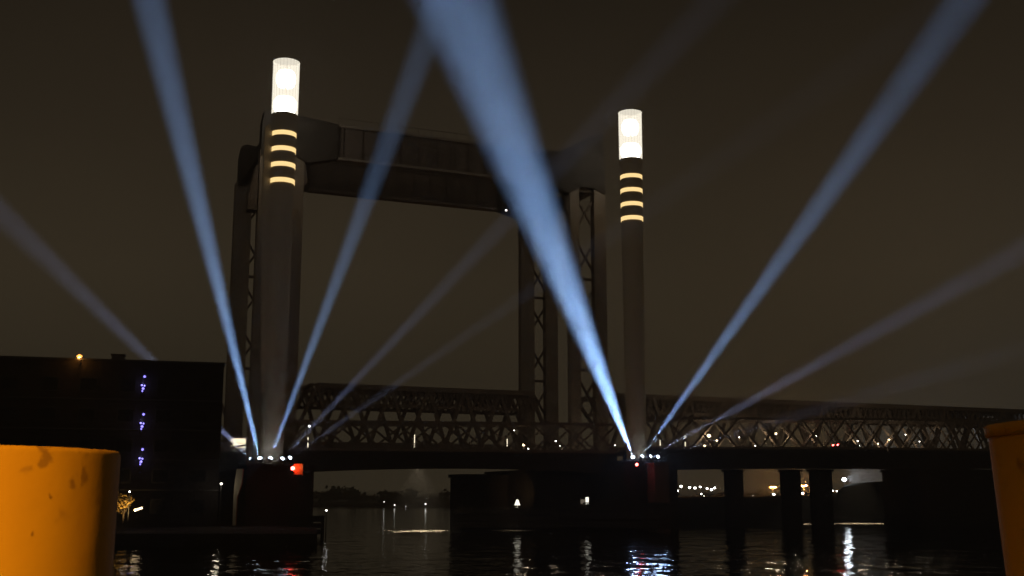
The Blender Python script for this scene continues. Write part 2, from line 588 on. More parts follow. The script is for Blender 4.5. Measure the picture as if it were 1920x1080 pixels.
# ------------------------------------------------------------------ road bridge spans with low lattice girders
def road_span(s0, s1, zb0, zb1, zt0, zt1, depth, sag, label, panels, n0=2.2, n1=8.2):
    """lattice sits on the deck from zb to zt; deck girder of given depth below zb"""
    t = thing("road_span", road((s0 + s1) / 2, 5, (zb0 + zb1) / 2 - depth), label, "bridge span", "lattice spans of the road bridge")
    def zz(s, a, b): return a + (b - a) * (s - s0) / (s1 - s0)
    for n in (n0, n1):
        mb = MB(); mb.bar(road(s0, n, zt0), road(s1, n, zt1), .34, .42); mb.build("top_chord", M["steel"], t)
        mb = MB(); mb.bar(road(s0, n, zb0 + .1), road(s1, n, zb1 + .1), .36, .4); mb.build("bottom_chord", M["steel"], t)
        L = (s1 - s0) / panels
        for k in range(panels):
            a, b = s0 + k * L, s0 + (k + 1) * L
            for q, (x0, x1) in enumerate(((a, b), (b, a))):
                mb = MB()
                o = -.13 if q == 0 else .13
                mb.bar(road(x0, n + o, zz(x0, zb0, zb1) + .2), road(x1, n + o, zz(x1, zt0, zt1) - .15), .22, .26)
                mb.build("diagonal", M["steel"], t)
    # deck fascia girder with a shallow arched soffit
    for n in (n0 - .35, n1 + .05):
        pts = [road(s0, n, zb0 - .1), road(s1, n, zb1 - .1)]
        m_ = 14
        for k in range(m_ + 1):
            s = s1 + (s0 - s1) * k / m_
            f = 2 * k / m_ - 1
            pts.append(road(s, n, zz(s, zb0, zb1) - depth - sag * f * f - (.24 if n < n0 else 0)))
        mb = MB(); mb.prism(pts, NX * .3); mb.build("deck_girder", M["steel_black"], t)
    mb = MB()
    a, b = road(s0, (n0 + n1) / 2, zb0 - .45), road(s1, (n0 + n1) / 2, zb1 - .45)
    mb.bar(a, b, n1 - n0 + .08, .3)
    mb.build("deck", M["asphalt"], t)
    mb = MB()
    for k in range(int((s1 - s0) / 2.0) + 1):
        s = s0 + 2.0 * k
        mb.bar(road(s, n0 - .5, zz(s, zb0, zb1) - .05), road(s, n0 - .5, zz(s, zb0, zb1) + 1.0), .05)
    mb.bar(road(s0, n0 - .5, zb0 + 1.0), road(s1, n0 - .5, zb1 + 1.0), .06)
    mb.build("railing", M["steel"], t)
    return t
road_span(1.9, 51.5, 10.9, 11.2, 14.6, 15.4, 2.2, .7, "low lattice road lift span between the two lantern columns", 11)
road_span(55.6, 101, 11.9, 12.5, 16.4, 17.4, 2.9, .15, "lattice road span with many lights, right of the farther lantern column", 11, 1.0, 7.4)
road_span(101.3, 160, 12.5, 12.9, 17.4, 18.0, 2.9, .15, "lattice road span passing behind the right yellow pile", 14, 1.0, 7.4)
road_span(-34, -3.0, 10.4, 10.6, 11.3, 11.5, 2.4, .1, "low road approach span between the dark building and left column", 8)

# ------------------------------------------------------------------ searchlights
G_lens = glow("searchlight lens", (0.72, 0.86, 1.0), 14.0)
G_lens.cycles.emission_sampling = "NONE"
BLUE = (0.34, 0.58, 1.0)
def searchlight(px, py, D, tx, ty, TD, watt, label, col=BLUE, ang=4.8, group="searchlights on the left pier", water_fill=0, drop=.42, cone=12):
    S = at(px, py, D)
    T = at(tx, ty, TD)
    d = (T - S).normalized()
    base = S - UP * 0.62
    t = thing("searchlight", base, label, "searchlight", group)
    side = d.cross(UP).normalized()
    mb = MB(); mb.cyl(base, base + UP * .12, .34, n=20); mb.build("base", M["black_paint"], t)
    mb = MB()
    for k in (-1, 1):
        mb.bar(base + UP * .1 + side * .16 * k, S + side * .34 * k, .08, .05)
    mb.build("yoke", M["black_paint"], t)
    mb = MB(); mb.cyl(S - d * .42, S + d * .16, .2, .29, 20); mb.build("housing", M["black_paint"], t)
    mb = MB(); mb.ball(S + d * .17, .27, 2, (1, 1, .8)); mb.build("lens", G_lens, t)
    if water_fill:
        lamp("water_fill_lamp", "SPOT", S + d * .7, water_fill, (.40, .58, 1.0), t, .4, S + d * .7 - Vector((0, 3, drop)), math.radians(cone), .6)  # added lamp aimed at the water to make the blue reflections
    lamp("beam_lamp", "SPOT", S + d * .6, watt, col, t, .26, T, math.radians(ang * 1.1), 1.0)
GL, GR = "searchlights on the left pier", "searchlights on the right pier"
DL, DR = 146.5, 168.0
K = 2.0e7
PALE = (0.52, 0.62, 0.98)
searchlight(473, 862, DL, 60, 465, 180, .9 * K, "leftmost searchlight, its beam slanting left behind the dark building", PALE, 4.4, GL)
searchlight(488, 862, DL, 285, 20, DL - 20, 1.75 * K, "left pier searchlight with a steep blue beam leaning left", BLUE, 4.8, GL)
searchlight(506, 862, DL, 745, 220, DL, .95 * K, "left pier searchlight with a steep blue beam leaning right", BLUE, 4.6, GL, 3200)
searchlight(527, 862, DL, 945, 420, DL - 3, .21 * K, "left pier searchlight whose thin grey beam passes a bright deck lamp", PALE, 4.0, GL)
searchlight(541, 860, DL, 960, 570, DL - 3, .09 * K, "smallest left pier searchlight beside the red lamp, beam very faint", PALE, 3.6, GL)
searchlight(1187, 858, DR, 855, 0, 90, 1.75 * K, "brightest searchlight, throwing the broadest blue beam overhead", BLUE, 5.0, GR, 1300, 1.7, 88)
searchlight(1202, 858, DR, 1640, 240, DR, 1.65 * K, "right pier searchlight with a steep blue beam leaning right", BLUE, 4.8, GR, 450, 1.7, 88)
searchlight(1217, 857, DR, 1700, 590, DR, .44 * K, "right pier searchlight with a low greyish beam over the lattice span", PALE, 4.2, GR, 450, 1.7, 88)
searchlight(1231, 857, DR, 1560, 760, DR - 12, .07 * K, "rightmost searchlight on the right pier, beam nearly level and faint", PALE, 4.2, GR, 450, 1.7, 88)

# ------------------------------------------------------------------ piers and guide walls
def on_plane(px, py, n):
    """point on the vertical plane parallel to the road bridge at offset n, seen at photo pixel"""
    q = at(px, py, 100.0) - Vector((0, 0, H))
    t = (CL.dot(NX) + n) / q.dot(NX)
    return Vector((0, 0, H)) + q * t

def pier(c, size, top, material, label, cap=0.35, name="bridge_pier", rz=RZ, base=-0.4):
    t = thing(name, (c[0], c[1], base), label, "pier")
    mb = MB(); mb.box((c[0], c[1], (base + top - cap) / 2), (size[0], size[1], top - cap - base), rz); mb.build("pier_shaft", material, t, bevel=.15)
    mb = MB(); mb.box((c[0], c[1], top - cap / 2 + .002), (size[0] + .5, size[1] + .5, cap), rz); mb.build("pier_cap", material, t, bevel=.06)
    return t
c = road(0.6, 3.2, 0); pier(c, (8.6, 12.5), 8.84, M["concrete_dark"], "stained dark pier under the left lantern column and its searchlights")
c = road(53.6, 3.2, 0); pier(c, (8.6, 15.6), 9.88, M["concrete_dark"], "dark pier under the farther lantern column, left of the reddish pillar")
c = at(1234, 900, 163.2); pier(c, (2.3, 2.2), 9.5, M["red_lit_stone"], "reddish brown pillar beside the red lamp under the rightmost searchlights", .3, "pier_pillar")
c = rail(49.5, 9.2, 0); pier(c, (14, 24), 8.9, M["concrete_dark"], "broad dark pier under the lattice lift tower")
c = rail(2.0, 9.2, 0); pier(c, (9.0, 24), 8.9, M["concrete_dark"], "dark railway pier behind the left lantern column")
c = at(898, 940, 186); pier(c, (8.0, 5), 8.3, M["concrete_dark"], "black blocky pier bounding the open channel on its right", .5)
def road_pier(x0, x1, label, n=4.2, top=9.0):
    a, b = on_plane(x0, 930, n), on_plane(x1, 930, n)
    c = (a + b) / 2
    pier(c, ((b - a).length * .93, 1.5), top, M["concrete_dark"], label, .4)
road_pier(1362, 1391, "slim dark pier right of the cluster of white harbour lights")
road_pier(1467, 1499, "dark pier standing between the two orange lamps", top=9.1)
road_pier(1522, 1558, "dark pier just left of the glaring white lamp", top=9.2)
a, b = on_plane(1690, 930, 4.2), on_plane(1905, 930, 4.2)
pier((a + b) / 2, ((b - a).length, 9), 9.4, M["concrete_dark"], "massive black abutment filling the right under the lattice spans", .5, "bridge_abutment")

def fender(a, b, top, label, w=1.0):
    t = thing("guide_wall", ((a.x + b.x) / 2, (a.y + b.y) / 2, -0.3), label, "guide wall", "timber guide walls at the piers")
    d = (b - a).normalized()
    L = (b - a).length
    z = Vector((0, 0, 1))
    nr = Vector((-d.y, d.x, 0))
    for k in range(3):
        h = top * (.25 + .3 * k)
        mb = MB(); mb.bar(Vector((a.x, a.y, h)), Vector((b.x, b.y, h)), .3, top * .24); mb.build("wale", M["timber"], t)
    n = max(3, int(L / 2.6))
    for k in range(n + 1):
        q = a + d * (L * k / n) + nr * .32
        mb = MB(); mb.cyl((q.x, q.y, -.4), (q.x, q.y, top + .12 * (k % 2)), .22, .2, 10); mb.build("timber_pile", M["timber"], t)
    mb = MB(); mb.bar(Vector((a.x, a.y, top + .0)) - nr * .1, Vector((b.x, b.y, top + .0)) - nr * .1, .5, .18); mb.build("walkway", M["timber"], t)
    return t
fender(at(855, 960, 171), at(1050, 960, 168), 3.1, "dark timber guide wall carrying the two small white lights")
fender(at(1052, 960, 167.8), at(1262, 960, 160), 3.9, "dark timber guide wall below the farther lantern column's pier")
fender(at(545, 965, 139), at(607, 965, 141), 2.4, "low timber guide wall stepping out from the left pier")

# ------------------------------------------------------------------ left quay and dark building
mb = MB()
mb.prism([(-130, 112, -.4), (-18.6, 112, -.4), (-25.2, 150, -.4), (-130, 150, -.4)], (0, 0, 1.6))
tag(mb.build("left_quay", M["concrete_dark"]), kind="structure")

def building():
    A, B = Vector((-86, 125.5, 0)), Vector((-35.3, 140.0, 0))
    d = (B - A).normalized()
    nb = Vector((-d.y, d.x, 0))
    rz = math.atan2(d.y, d.x)
    L = (B - A).length
    zb, zt = 1.2, 20.75
    t = thing("apartment_block", ((A.x + B.x) / 2, (A.y + B.y) / 2 + 6, zb), "black flat roofed waterside block behind the left yellow pile", "building")
    def P(s, n, z): return A + d * s + nb * n + UP * z
    mb = MB(); mb.box(P(L / 2, 2.6, (zb + zt) / 2), (L, 5.2, zt - zb), rz); mb.build("wall", M["brick"], t)
    mb = MB()
    mb.box(P(L / 2, 2.6, zt + .05), (L + .3, 5.5, .22), rz)
    mb.build("roof_edge", M["black_paint"], t)
    n = 12
    for f in range(5):
        for k in range(n):
            s = 2.4 + (L - 4.8) * k / (n - 1)
            z = 3.6 + 3.55 * f
            mb = MB()
            for q in (-1, 1):
                mb.box(P(s + .95 * q, -.03, z), (.1, .12, 1.7), rz)
                mb.box(P(s, -.03, z + .8 * q), (1.8, .12, .1), rz)
            fr = mb.build("window", M["black_paint"], t)
            mb = MB(); mb.box(P(s, -.012, z), (1.78, .03, 1.48), rz); mb.build("pane", M["black_glass"], fr)
    for f in range(4):
        mb = MB(); mb.box(P(L / 2, -.06, 5.5 + 3.55 * f), (L, .1, .14), rz); mb.build("string_course", M["black_paint"], t)
    return A, d, nb, rz
bA, bd, bn_, brz = building()
def facade(px, py, off):
    q = at(px, py, 100.0) - Vector((0, 0, H))
    t = (bA.dot(bn_) + off) / q.dot(bn_)
    return Vector((0, 0, H)) + q * t

# rooftop plant box and orange floodlight
q = facade(222, 669, 3)
t = thing("roof_vent", (q.x, q.y, 20.9), "small dark plant box on the black block's roof, right of the orange floodlight", "roof vent")
mb = MB(); mb.box((q.x, q.y, 21.3), (1.5, 1.5, .8), brz); mb.build("casing", M["black_paint"], t, bevel=.04)
mb = MB(); mb.box((q.x, q.y, 21.76), (1.7, 1.7, .12), brz); mb.build("lid", M["black_paint"], t)

G_orange = glow("sodium lamp", (1.0, 0.34, 0.06), 2.6)
G_white = glow("white lamp", (1.0, 0.96, 0.88), 14.0)
G_cold = glow("cold white lamp", (0.85, 0.93, 1.0), 40.0)
G_warm = glow("warm lamp", (1.0, 0.72, 0.40), 4.0)
G_far = glow("far lamp", (1.0, 0.95, 0.85), 3.0)
G_blue = glow("violet blue lamp", (0.24, 0.20, 1.0), 2.2)
G_red = glow("red lamp", (1.0, 0.06, 0.05), 30.0)
G_tube = glow("tube lamp", (1.0, 0.86, 0.62), 1.6)
G_window = glow("lit cabin window", (1.0, 0.80, 0.52), 1.3)

q = facade(149, 668, -.5)
t = thing("roof_floodlight", (q.x, q.y, 20.9), "glaring orange floodlight on the edge of the black block's roof", "floodlight")
mb = MB(); mb.bar((q.x, q.y, 20.0), q, .08); mb.bar((q.x, q.y, 20.4), (q.x + .1, q.y + .9, 20.4), .08); mb.build("bracket", M["black_paint"], t)
mb = MB(); mb.box(q + UP * .14, (.5, .3, .1), brz); mb.build("hood", M["black_paint"], t)
mb = MB(); mb.ball(q, .3, 2, (1.1, 1, .8)); mb.build("bulb", G_orange, t, smooth=True)
lamp("flood_glow", "POINT", q - UP * .2 - bn_ * .2, 130, (1, .42, .08), t, .15)

for (px, py, lab) in ((268, 720, "topmost of three violet blue wall lights on the black block"), (266, 791, "middle one of three violet blue wall lights on the black block"), (264, 857, "lowest of three violet blue wall lights on the black block")):
    q = facade(px, py, -.35)
    t = thing("wall_light", q - UP * .9, lab, "wall light", "violet blue wall lights on the black block")
    mb = MB(); mb.box(q + bn_ * .2, (.16, .08, 2.6), brz); mb.build("backplate", M["black_paint"], t)
    for a, b, r in ((.15, .9, .16), (-.12, -.15, .13), (.2, -.2, .12), (.05, -.55, .17), (-.02, -.85, .11)):
        mb = MB(); mb.ball(q + bd * a + UP * b - bn_ * .02, r, 1); mb.build("bulb", G_blue, t, smooth=True)
    lamp("wall_glow", "POINT", q - bn_ * .5, 14, (.45, .42, 1.0), t, .1)

# ------------------------------------------------------------------ lamps on posts
def post_lamp(q, ground, label, mat_, r, cat="lamp", group=None, watt=0, col=(1, .9, .7), name="lamp_post", arm=0.0, double=0.0, rpost=.05):
    t = thing(name, (q.x, q.y, ground), label, cat, group)
    mb = MB(); mb.cyl((q.x, q.y, ground), (q.x, q.y, q.z - r * .8), rpost * 1.3, rpost, 8); mb.build("pole", M["black_paint"], t)
    if double:
        mb = MB(); mb.bar(q + Vector((-double, 0, 0)), q + Vector((double, 0, 0)), .09); mb.build("cross_arm", M["black_paint"], t)
        for k in (-1, 1):
            mb = MB(); mb.ball(q + Vector((double * k, -.05, -.1)), r, 2, (1.2, 1, .7)); mb.build("bulb", mat_, t, smooth=True)
    else:
        mb = MB(); mb.ball(q, r, 2, (1, 1, .85)); mb.build("bulb", mat_, t, smooth=True)
        mb = MB(); mb.cyl(q + UP * r * .8, q + UP * r * 1.25, r * 1.05, r * .4, 12); mb.build("hood", M["black_paint"], t)
    if watt:
        lamp("post_glow", "POINT", q - Vector((0, r + .25, .1)), watt * (.11 if name == "deck_lamp" else 1), col, t, r)
    return t

post_lamp(at(415, 907, 138), 1.2, "white lamp on a pole at the foot of the left pier, beside the black block", G_far, .16, watt=45, col=(1, .85, .6))
post_lamp(at(243, 922, 124), 1.2, "tiny white lamp over the lit golden tree at the block's foot", G_white, .09)
post_lamp(at(612, 957, 141.6), 1.2 if False else -.3, "tiny white lamp on the end of the low left guide wall", G_white, .10, cat="marker lamp", name="marker_lamp")

# golden lamp-lit tree and its warm lamp at the foot of the block
q = at(232, 946, 124)
t = thing("small_tree", (q.x, q.y, 1.2), "small golden tree lit by a warm lamp beside the left yellow pile", "tree")
mb = MB(); mb.cyl((q.x, q.y, 1.2), (q.x + .05, q.y, 3.2), .11, .07, 8)
for k in range(5):
    a = k * 1.3
    mb.cyl((q.x + .04, q.y, 2.9), (q.x + .7 * math.cos(a), q.y + .7 * math.sin(a), 4.0), .05, .02, 6)
mb.build("trunk", M["bark"], t)
mb = MB(); blob_tree(mb, (q.x, q.y, 2.5), 1.9, 2.6, random.Random(4), 420, .13); mb.build("crown", M["leaf_warm"], t)
w = at(260, 955, 122.5)
t = thing("ground_floodlight", (w.x, w.y, 1.2), "short warm floodlight shining on the golden tree", "floodlight")
mb = MB(); mb.cyl((w.x, w.y, 1.2), (w.x, w.y, w.z - .1), .06, n=8); mb.build("post", M["black_paint"], t)
mb = MB(); mb.bar(w - Vector((.42, 0, .12)), w + Vector((.36, 0, .16)), .22, .2); mb.build("lamp_head", G_warm, t)
lamp("tree_glow", "SPOT", w + Vector((-.3, -.5, -.1)), 900, (1, .62, .22), t, .2, q + UP * .1, math.radians(80), .6)

# pale flared support and lit cabin by the left pier
q = at(440, 930, 138.6)
t = thing("approach_post", (q.x, q.y, 1.2), "pale post flaring at the top under the approach span by the left pier", "post")
mb = MB(); mb.prism([(q.x - .12, q.y, 1.2), (q.x + .22, q.y, 1.2), (q.x + .26, q.y, 4.6), (q.x + .75, q.y, 6.2), (q.x + .85, q.y, 8.0), (q.x + .1, q.y, 8.0), (q.x - .1, q.y, 6.2), (q.x - .14, q.y, 4.6)], (0, .5, 0)); mb.build("shaft", M["birch"], t)
mb = MB(); mb.box((q.x + .05, q.y + .25, 1.3), (.9, .9, .2)); mb.build("footing", M["concrete_dark"], t)

q = at(447, 832, 151)
t = thing("bridge_cabin", (q.x, q.y, 10.3), "small cream lit cabin on the approach span beside the left column", "cabin")
mb = MB()
mb.box((q.x, q.y, 10.65), (1.8, 1.6, .7), RZ); mb.box((q.x, q.y, 12.3), (2.0, 1.8, .2), RZ)
for a in (-.85, .85):
    for b in (-.75, .75):
        mb.box(Vector((q.x, q.y, 11.6)) + AX * a + NX * b, (.1, .1, 1.22), RZ)
mb.build("cabin_frame", M["white_paint"], t)
mb = MB(); mb.box((q.x, q.y, 11.6), (1.62, 1.42, 1.19), RZ); mb.build("lit_window", G_window, t)

# ------------------------------------------------------------------ red navigation lights
q = at(549, 878, 142.2)
t = thing("navigation_light", q - UP * .9, "bright red navigation light with an orange board, corner of the left pier", "signal light", "red navigation lights at the channel")
mb = MB(); mb.box(q + Vector((.1, 3.0, .0)) - UP * .45, (.12, 6.2, .12)); mb.build("bracket", M["black_paint"], t)
mb = MB(); mb.box(q + Vector((.62, .35, -.1)), (1.1, .06, 1.3)); mb.build("board", M["board_orange"], t)
mb = MB(); mb.ball(q, .24, 2); mb.build("red_lens", G_red, t, smooth=True)
lamp("red_glow", "POINT", q + Vector((0.1, -.7, 0)), 4, (1, .07, .05), t, .2)
lamp("board_lamp", "POINT", q + Vector((.95, -.35, .2)), 5, (1, .62, .3), t, .1)
q = at(1194, 871, 160.5)
t = thing("navigation_light", q - UP * .9, "small red navigation light under the brightest searchlight", "signal light", "red navigation lights at the channel")
mb = MB(); mb.box(q + Vector((.1, 1.3, -.4)), (.12, 2.6, .12)); mb.bar(q - UP * .4, q - UP * .1, .1); mb.build("bracket", M["black_paint"], t)
mb = MB(); mb.ball(q, .2, 2); mb.build("red_lens", G_red, t, smooth=True)
lamp("red_glow", "POINT", q + Vector((.3, -.5, -.1)), 10, (1, .1, .08), t, .2)

# ------------------------------------------------------------------ white lights on the guide wall
q = at(970, 944, 169.4)
t = thing("guide_lamp", (q.x, q.y, 3.0), "white cone shaped lamp on the guide wall before the brown lit pier", "lamp")
mb = MB(); mb.cyl((q.x, q.y, 3.1), (q.x, q.y, q.z - .2), .06, n=8); mb.bar((q.x - .3, q.y, 3.25), (q.x + .15, q.y, 3.25), .08); mb.build("post", M["white_paint"], t)
mb = MB(); mb.cyl(q - UP * .25, q + UP * .55, .42, .14, 16); mb.build("shade", glow("white shade", (1, .93, .75), 1.7), t, smooth=True)
lamp("guide_glow", "SPOT", q + Vector((.1, .3, .9)), 900, (1, .62, .30), t, .3, q + Vector((.4, 9, 1.6)), math.radians(46), 1.0)
q = at(1098, 940, 165.9)
t = thing("light_box", (q.x, q.y, 3.1), "upright white light box with a dim side panel on the guide wall", "light box")
mb = MB(); mb.box((q.x + .22, q.y, q.z + .1), (.42, .3, .95)); mb.build("lit_panel", glow("light box panel", (1, .95, .8), 1.6), t)
mb = MB(); mb.box((q.x - .4, q.y + .02, q.z - .02), (.6, .2, .6)); mb.build("side_panel", glow("dim side panel", (1, .85, .65), .10), t)
mb = MB(); mb.box((q.x - .02, q.y, q.z - .48), (1.5, .4, .08)); mb.bar((q.x, q.y, 3.0), (q.x, q.y, q.z - .5), .12); mb.build("stand", M["white_paint"], t)

# ------------------------------------------------------------------ lights on the road deck and what they light
DECK = "lights along the road deck"
def deck_lamp(px, py, label, mat_="white", r=.10, watt=0, n=4.6, col=(1, .78, .5)):
    q = on_plane(px, py, n)
    s = (q - CL).dot(AX)
    g = 10.75 if s < 53 else 11.9
    post_lamp(q, g - .3, label, {"white": glow("deck lamp white", (1, .95, .86), 6.0), "warm": G_warm, "red": G_red}[mat_], r, "deck lamp", DECK, watt, col, "deck_lamp", rpost=.04)
def tube_post(px, y0, y1, label, n=3.0):
    a, b = on_plane(px, y0, n), on_plane(px, y1, n)
    t = thing("tube_light", (b.x, b.y, b.z - .3), label, "tube light", "upright tube lights on the road deck")
    mb = MB(); mb.cyl((b.x, b.y, b.z), (b.x, b.y, a.z), .055, n=10); mb.build("tube", G_tube, t)
    mb = MB(); mb.cyl((b.x, b.y, b.z - .45), (b.x, b.y, b.z), .09, n=10); mb.build("foot", M["black_paint"], t)
tube_post(577, 820, 843, "upright tube light near the left lantern column, right of the thin grey beam")
tube_post(777, 815, 843, "upright tube light in the middle of the road lift span")
tube_post(951, 823, 840, "dim upright tube light under the lattice tower's left leg")
tube_post(1285, 816, 838, "upright tube light between the two low searchlight beams at right", 1.6)
tube_post(1238, 820, 836, "upright tube light just right of the farther lantern column", 1.6)

deck_lamp(580, 799, "bright white deck lamp touching the thin grey beam", r=.15, n=2.0)
deck_lamp(883, 843, "low white deck lamp near the middle of the lift span", r=.08)
deck_lamp(964, 807, "high white deck lamp below the lattice tower's left leg", r=.09)
deck_lamp(982, 834, "warm deck lamp making a yellow patch below the lattice tower", "warm", .22, 420)
deck_lamp(991, 841, "low white deck lamp just right of the yellow patch", r=.14)
deck_lamp(1042, 827, "white deck lamp below the middle of the lattice tower", r=.12, watt=160)
deck_lamp(1050, 836, "low tiny deck lamp below the middle of the lattice tower", r=.07)
deck_lamp(1112, 840, "low white deck lamp left of the broadest beam's foot", r=.10)
deck_lamp(1122, 816, "high yellowish deck lamp left of the broadest beam's foot", "warm", .12, 160)
deck_lamp(1153, 835, "white deck lamp hard by the broadest beam's foot", r=.10)
deck_lamp(1329, 817, "brightest warm deck lamp, over the lowest searchlight beam", "warm", .30, 1500, n=6.9)
deck_lamp(1321, 836, "low pinkish white deck lamp below the brightest warm one", "warm", .20, 200, n=6.9)
deck_lamp(1344, 826, "warm deck lamp just right of the brightest warm one", "warm", .14, 900, n=7.0)
deck_lamp(1386, 820, "white deck lamp over the slim pier", r=.10, watt=700, n=7.0)
deck_lamp(1416, 836, "low white deck lamp between the slim pier and the orange lamps", r=.11, watt=100, n=6.9)
deck_lamp(1436, 824, "warm deck lamp over the left orange lamp", "warm", .16, 1200, n=7.0)
deck_lamp(1455, 813, "high warm deck lamp over the left orange lamp", "warm", .18, 900, n=6.9)
deck_lamp(1481, 821, "white deck lamp over the pier between the orange lamps", r=.09, watt=500, n=7.0)
deck_lamp(1530, 818, "white deck lamp over the right orange lamp", r=.10, watt=600, n=7.0)
deck_lamp(1590, 834, "low warm deck lamp over the glaring white lamp", "warm", .15, 800, n=7.0)
deck_lamp(1608, 827, "white deck lamp a little right of the glaring white lamp", r=.11, watt=700, n=7.0)
deck_lamp(1646, 832, "warm deck lamp over the dark earth mound", "warm", .12, 700, n=7.0)
deck_lamp(1667, 824, "yellow deck lamp over the right end of the dark mound", "warm", .14, 900, n=7.0)
deck_lamp(1698, 815, "high white deck lamp over the abutment's left end", r=.10, watt=400, n=7.0)
deck_lamp(1724, 828, "white deck lamp over the middle of the abutment", r=.10, watt=300, n=7.0)
deck_lamp(1759, 811, "rightmost white deck lamp, left of the right yellow pile", r=.10, watt=250, n=7.0)

def car(px, n, g, label, facing=1):
    q = on_plane(px, 836, n)
    s = (q - CL).dot(AX)
    o = road(s, n, g)
    t = thing("car", o, label, "car")
    def P(a, b, z): return o + AX * a * facing + NX * b + UP * z
    prof = [(-2.1, .35), (-2.15, .75), (-1.9, 1.0), (-1.3, 1.05), (-.8, 1.45), (.5, 1.47), (1.15, 1.02), (1.95, .88), (2.1, .6), (2.05, .35)]
    mb = MB(); mb.prism([P(a, -.85, z) for a, z in prof], NX * 1.7); mb.build("body", M["car_paint"], t, bevel=.05)
    mb = MB(); mb.prism([P(a, -.862, z) for a, z in ((-1.1, 1.06), (-.72, 1.38), (.42, 1.4), (.95, 1.06))], NX * 1.724); mb.build("side_window", M["black_glass"], t)
    for a in (-1.3, 1.3):
        for b in (-.78, .78):
            mb = MB(); mb.cyl(P(a, b - .1, .32), P(a, b + .1, .32), .32, n=18); mb.build("wheel", M["rubber"], t)
    for b in (-.6, .6):
        mb = MB(); mb.box(P(2.08, b, .68), (.12, .32, .16), RZ); mb.build("headlight", G_white, t)
        mb = MB(); mb.box(P(-2.12, b, .78), (.12, .3, .2), RZ); mb.build("tail_light", G_red, t)
car(1586, 3.2, 12.35, "dark car with a red tail lamp on the road bridge over the white glaring lamp", 1)

# small lamp under the far girder
q = at(949, 394, 189)
t = thing("obstruction_light", q, "tiny white lamp hung beneath the lower girder, left of the broadest beam", "lamp")
mb = MB(); mb.ball(q, .12, 2); mb.build("bulb", G_white, t)
mb = MB(); mb.bar(q + UP * .1, (q.x, q.y, 53.3), .05); mb.build("hanger", M["black_paint"], t)

# ------------------------------------------------------------------ far bank: lamps, mound, floodlight
HB = "white harbour lights on the far bank"
for px, py, r, lab in ((1256, 918, .55, "largest harbour light, leftmost beside the reddish pillar"), (1258, 928, .35, "harbour light lowest at the left end of its cluster"),
        (1265, 914, .3, "harbour light second from left in its cluster"), (1270, 920, .35, "harbour light right of the largest one, a little low"),
        (1277, 912, .38, "harbour light standing highest at left of its cluster"), (1293, 914, .33, "harbour light left of the middle of its cluster"),
        (1303, 915, .33, "harbour light at the middle of its cluster"), (1313, 913, .3, "harbour light standing high, right of the cluster's middle"),
        (1326, 916, .3, "harbour light third from the right end of its cluster"), (1334, 918, .36, "harbour light second from the right end of its cluster"),
        (1340, 915, .34, "rightmost harbour light of the cluster, left of the slim pier"), (1305, 932, .24, "dim harbour light low under the cluster's middle"),
        (1315, 926, .22, "dim harbour light under the right half of its cluster, upper"), (1320, 931, .24, "dim harbour light under the right half of its cluster, lower"),
        (1401, 935, .34, "single white harbour light right of the slim pier"), (1412, 930, .16, "faint harbour light near the single white one")):
    post_lamp(at(px, py, 336), 4.2, "white " + lab if not lab.startswith(("single", "faint", "dim")) else lab, G_white, r, "harbour light", HB, name="harbour_light", rpost=.08)
for px, py, lab in ((1449, 913, "left orange sodium lamp under the lattice span, with two heads"), (1507, 910, "right orange sodium lamp between two piers, with two heads")):
    post_lamp(at(px, py, 322), 4.2, lab, G_orange, .40, "street lamp", "orange street lamps on the far bank", 10000, (1, .42, .08), "street_lamp", double=.75, rpost=.09)
for px, py, lab in ((1451, 927, "small white lamp just below the left orange lamp"), (1505, 925, "small white lamp just below the right orange lamp")):
    post_lamp(at(px, py, 318), 4.2, lab, G_white, .32, "lamp", "white lamps below the orange ones", name="path_lamp", rpost=.06)
for px, py, r, lab in ((1561, 920, .36, "white lamp at left below the glaring floodlight"), (1569, 921, .26, "white lamp in the middle below the glaring floodlight"), (1579, 919, .3, "white lamp at right below the glaring floodlight, by the mound")):
    post_lamp(at(px, py, 330), 4.2, lab, G_white, r * .75, "lamp", "white lamps below the glaring floodlight", name="yard_lamp", rpost=.06)
q = at(1583, 899, 240)
post_lamp(q, 4.2, "glaring cold white floodlight under the right end of the road bridge", G_cold, .42, "floodlight", watt=260, col=(.85, .93, 1.0), name="yard_floodlight", rpost=.12)
lamp("flood_beam", "SPOT", q + Vector((.6, 0, 0)), 60000, (.85, .93, 1.0), None, .3, q + Vector((10, 4, 1.5)), math.radians(125), .8)
a = at(1588, 925, 316)
pts = []
mb = MB()
prof = [(1585, 934), (1590, 921), (1600, 911), (1615, 906), (1650, 903), (1700, 902), (1760, 903), (1800, 934)]
mb.prism([at(x, y, 228) for x, y in prof], (0, 7, 0))
tag(mb.build("earth_mound", M["bank"]), kind="structure")

# far lights beyond the open channel, on a low jetty
t = thing("far_jetty", at(760, 952, 590) * 1.0, "low dark jetty with a few white lights far across the channel", "jetty")
c = at(760, 950, 590)
ORG[t.name] = Vector(t.location)
mb = MB(); mb.box((c.x, 590, .35), (34, 5, .5)); mb.build("jetty_deck", M["timber"], t)
for k in range(9):
    mb = MB(); mb.cyl((c.x - 16 + 4 * k, 588.4, -.4), (c.x - 16 + 4 * k, 588.4, 1.0), .2, n=8); mb.build("jetty_pile", M["timber"], t)
for px, py, r, lab in ((720, 941, .4, "leftmost white light on the far jetty"), (740, 947, .5, "second white light from the left on the far jetty"), (761, 950, .38, "low faint light at the middle of the far jetty"), (798, 945, .62, "brightest light at the right end of the far jetty")):
    post_lamp(at(px, py, 590), .5, lab, G_far, r * .75, "harbour light", "white lights on the far jetty", name="jetty_light", rpost=.1)

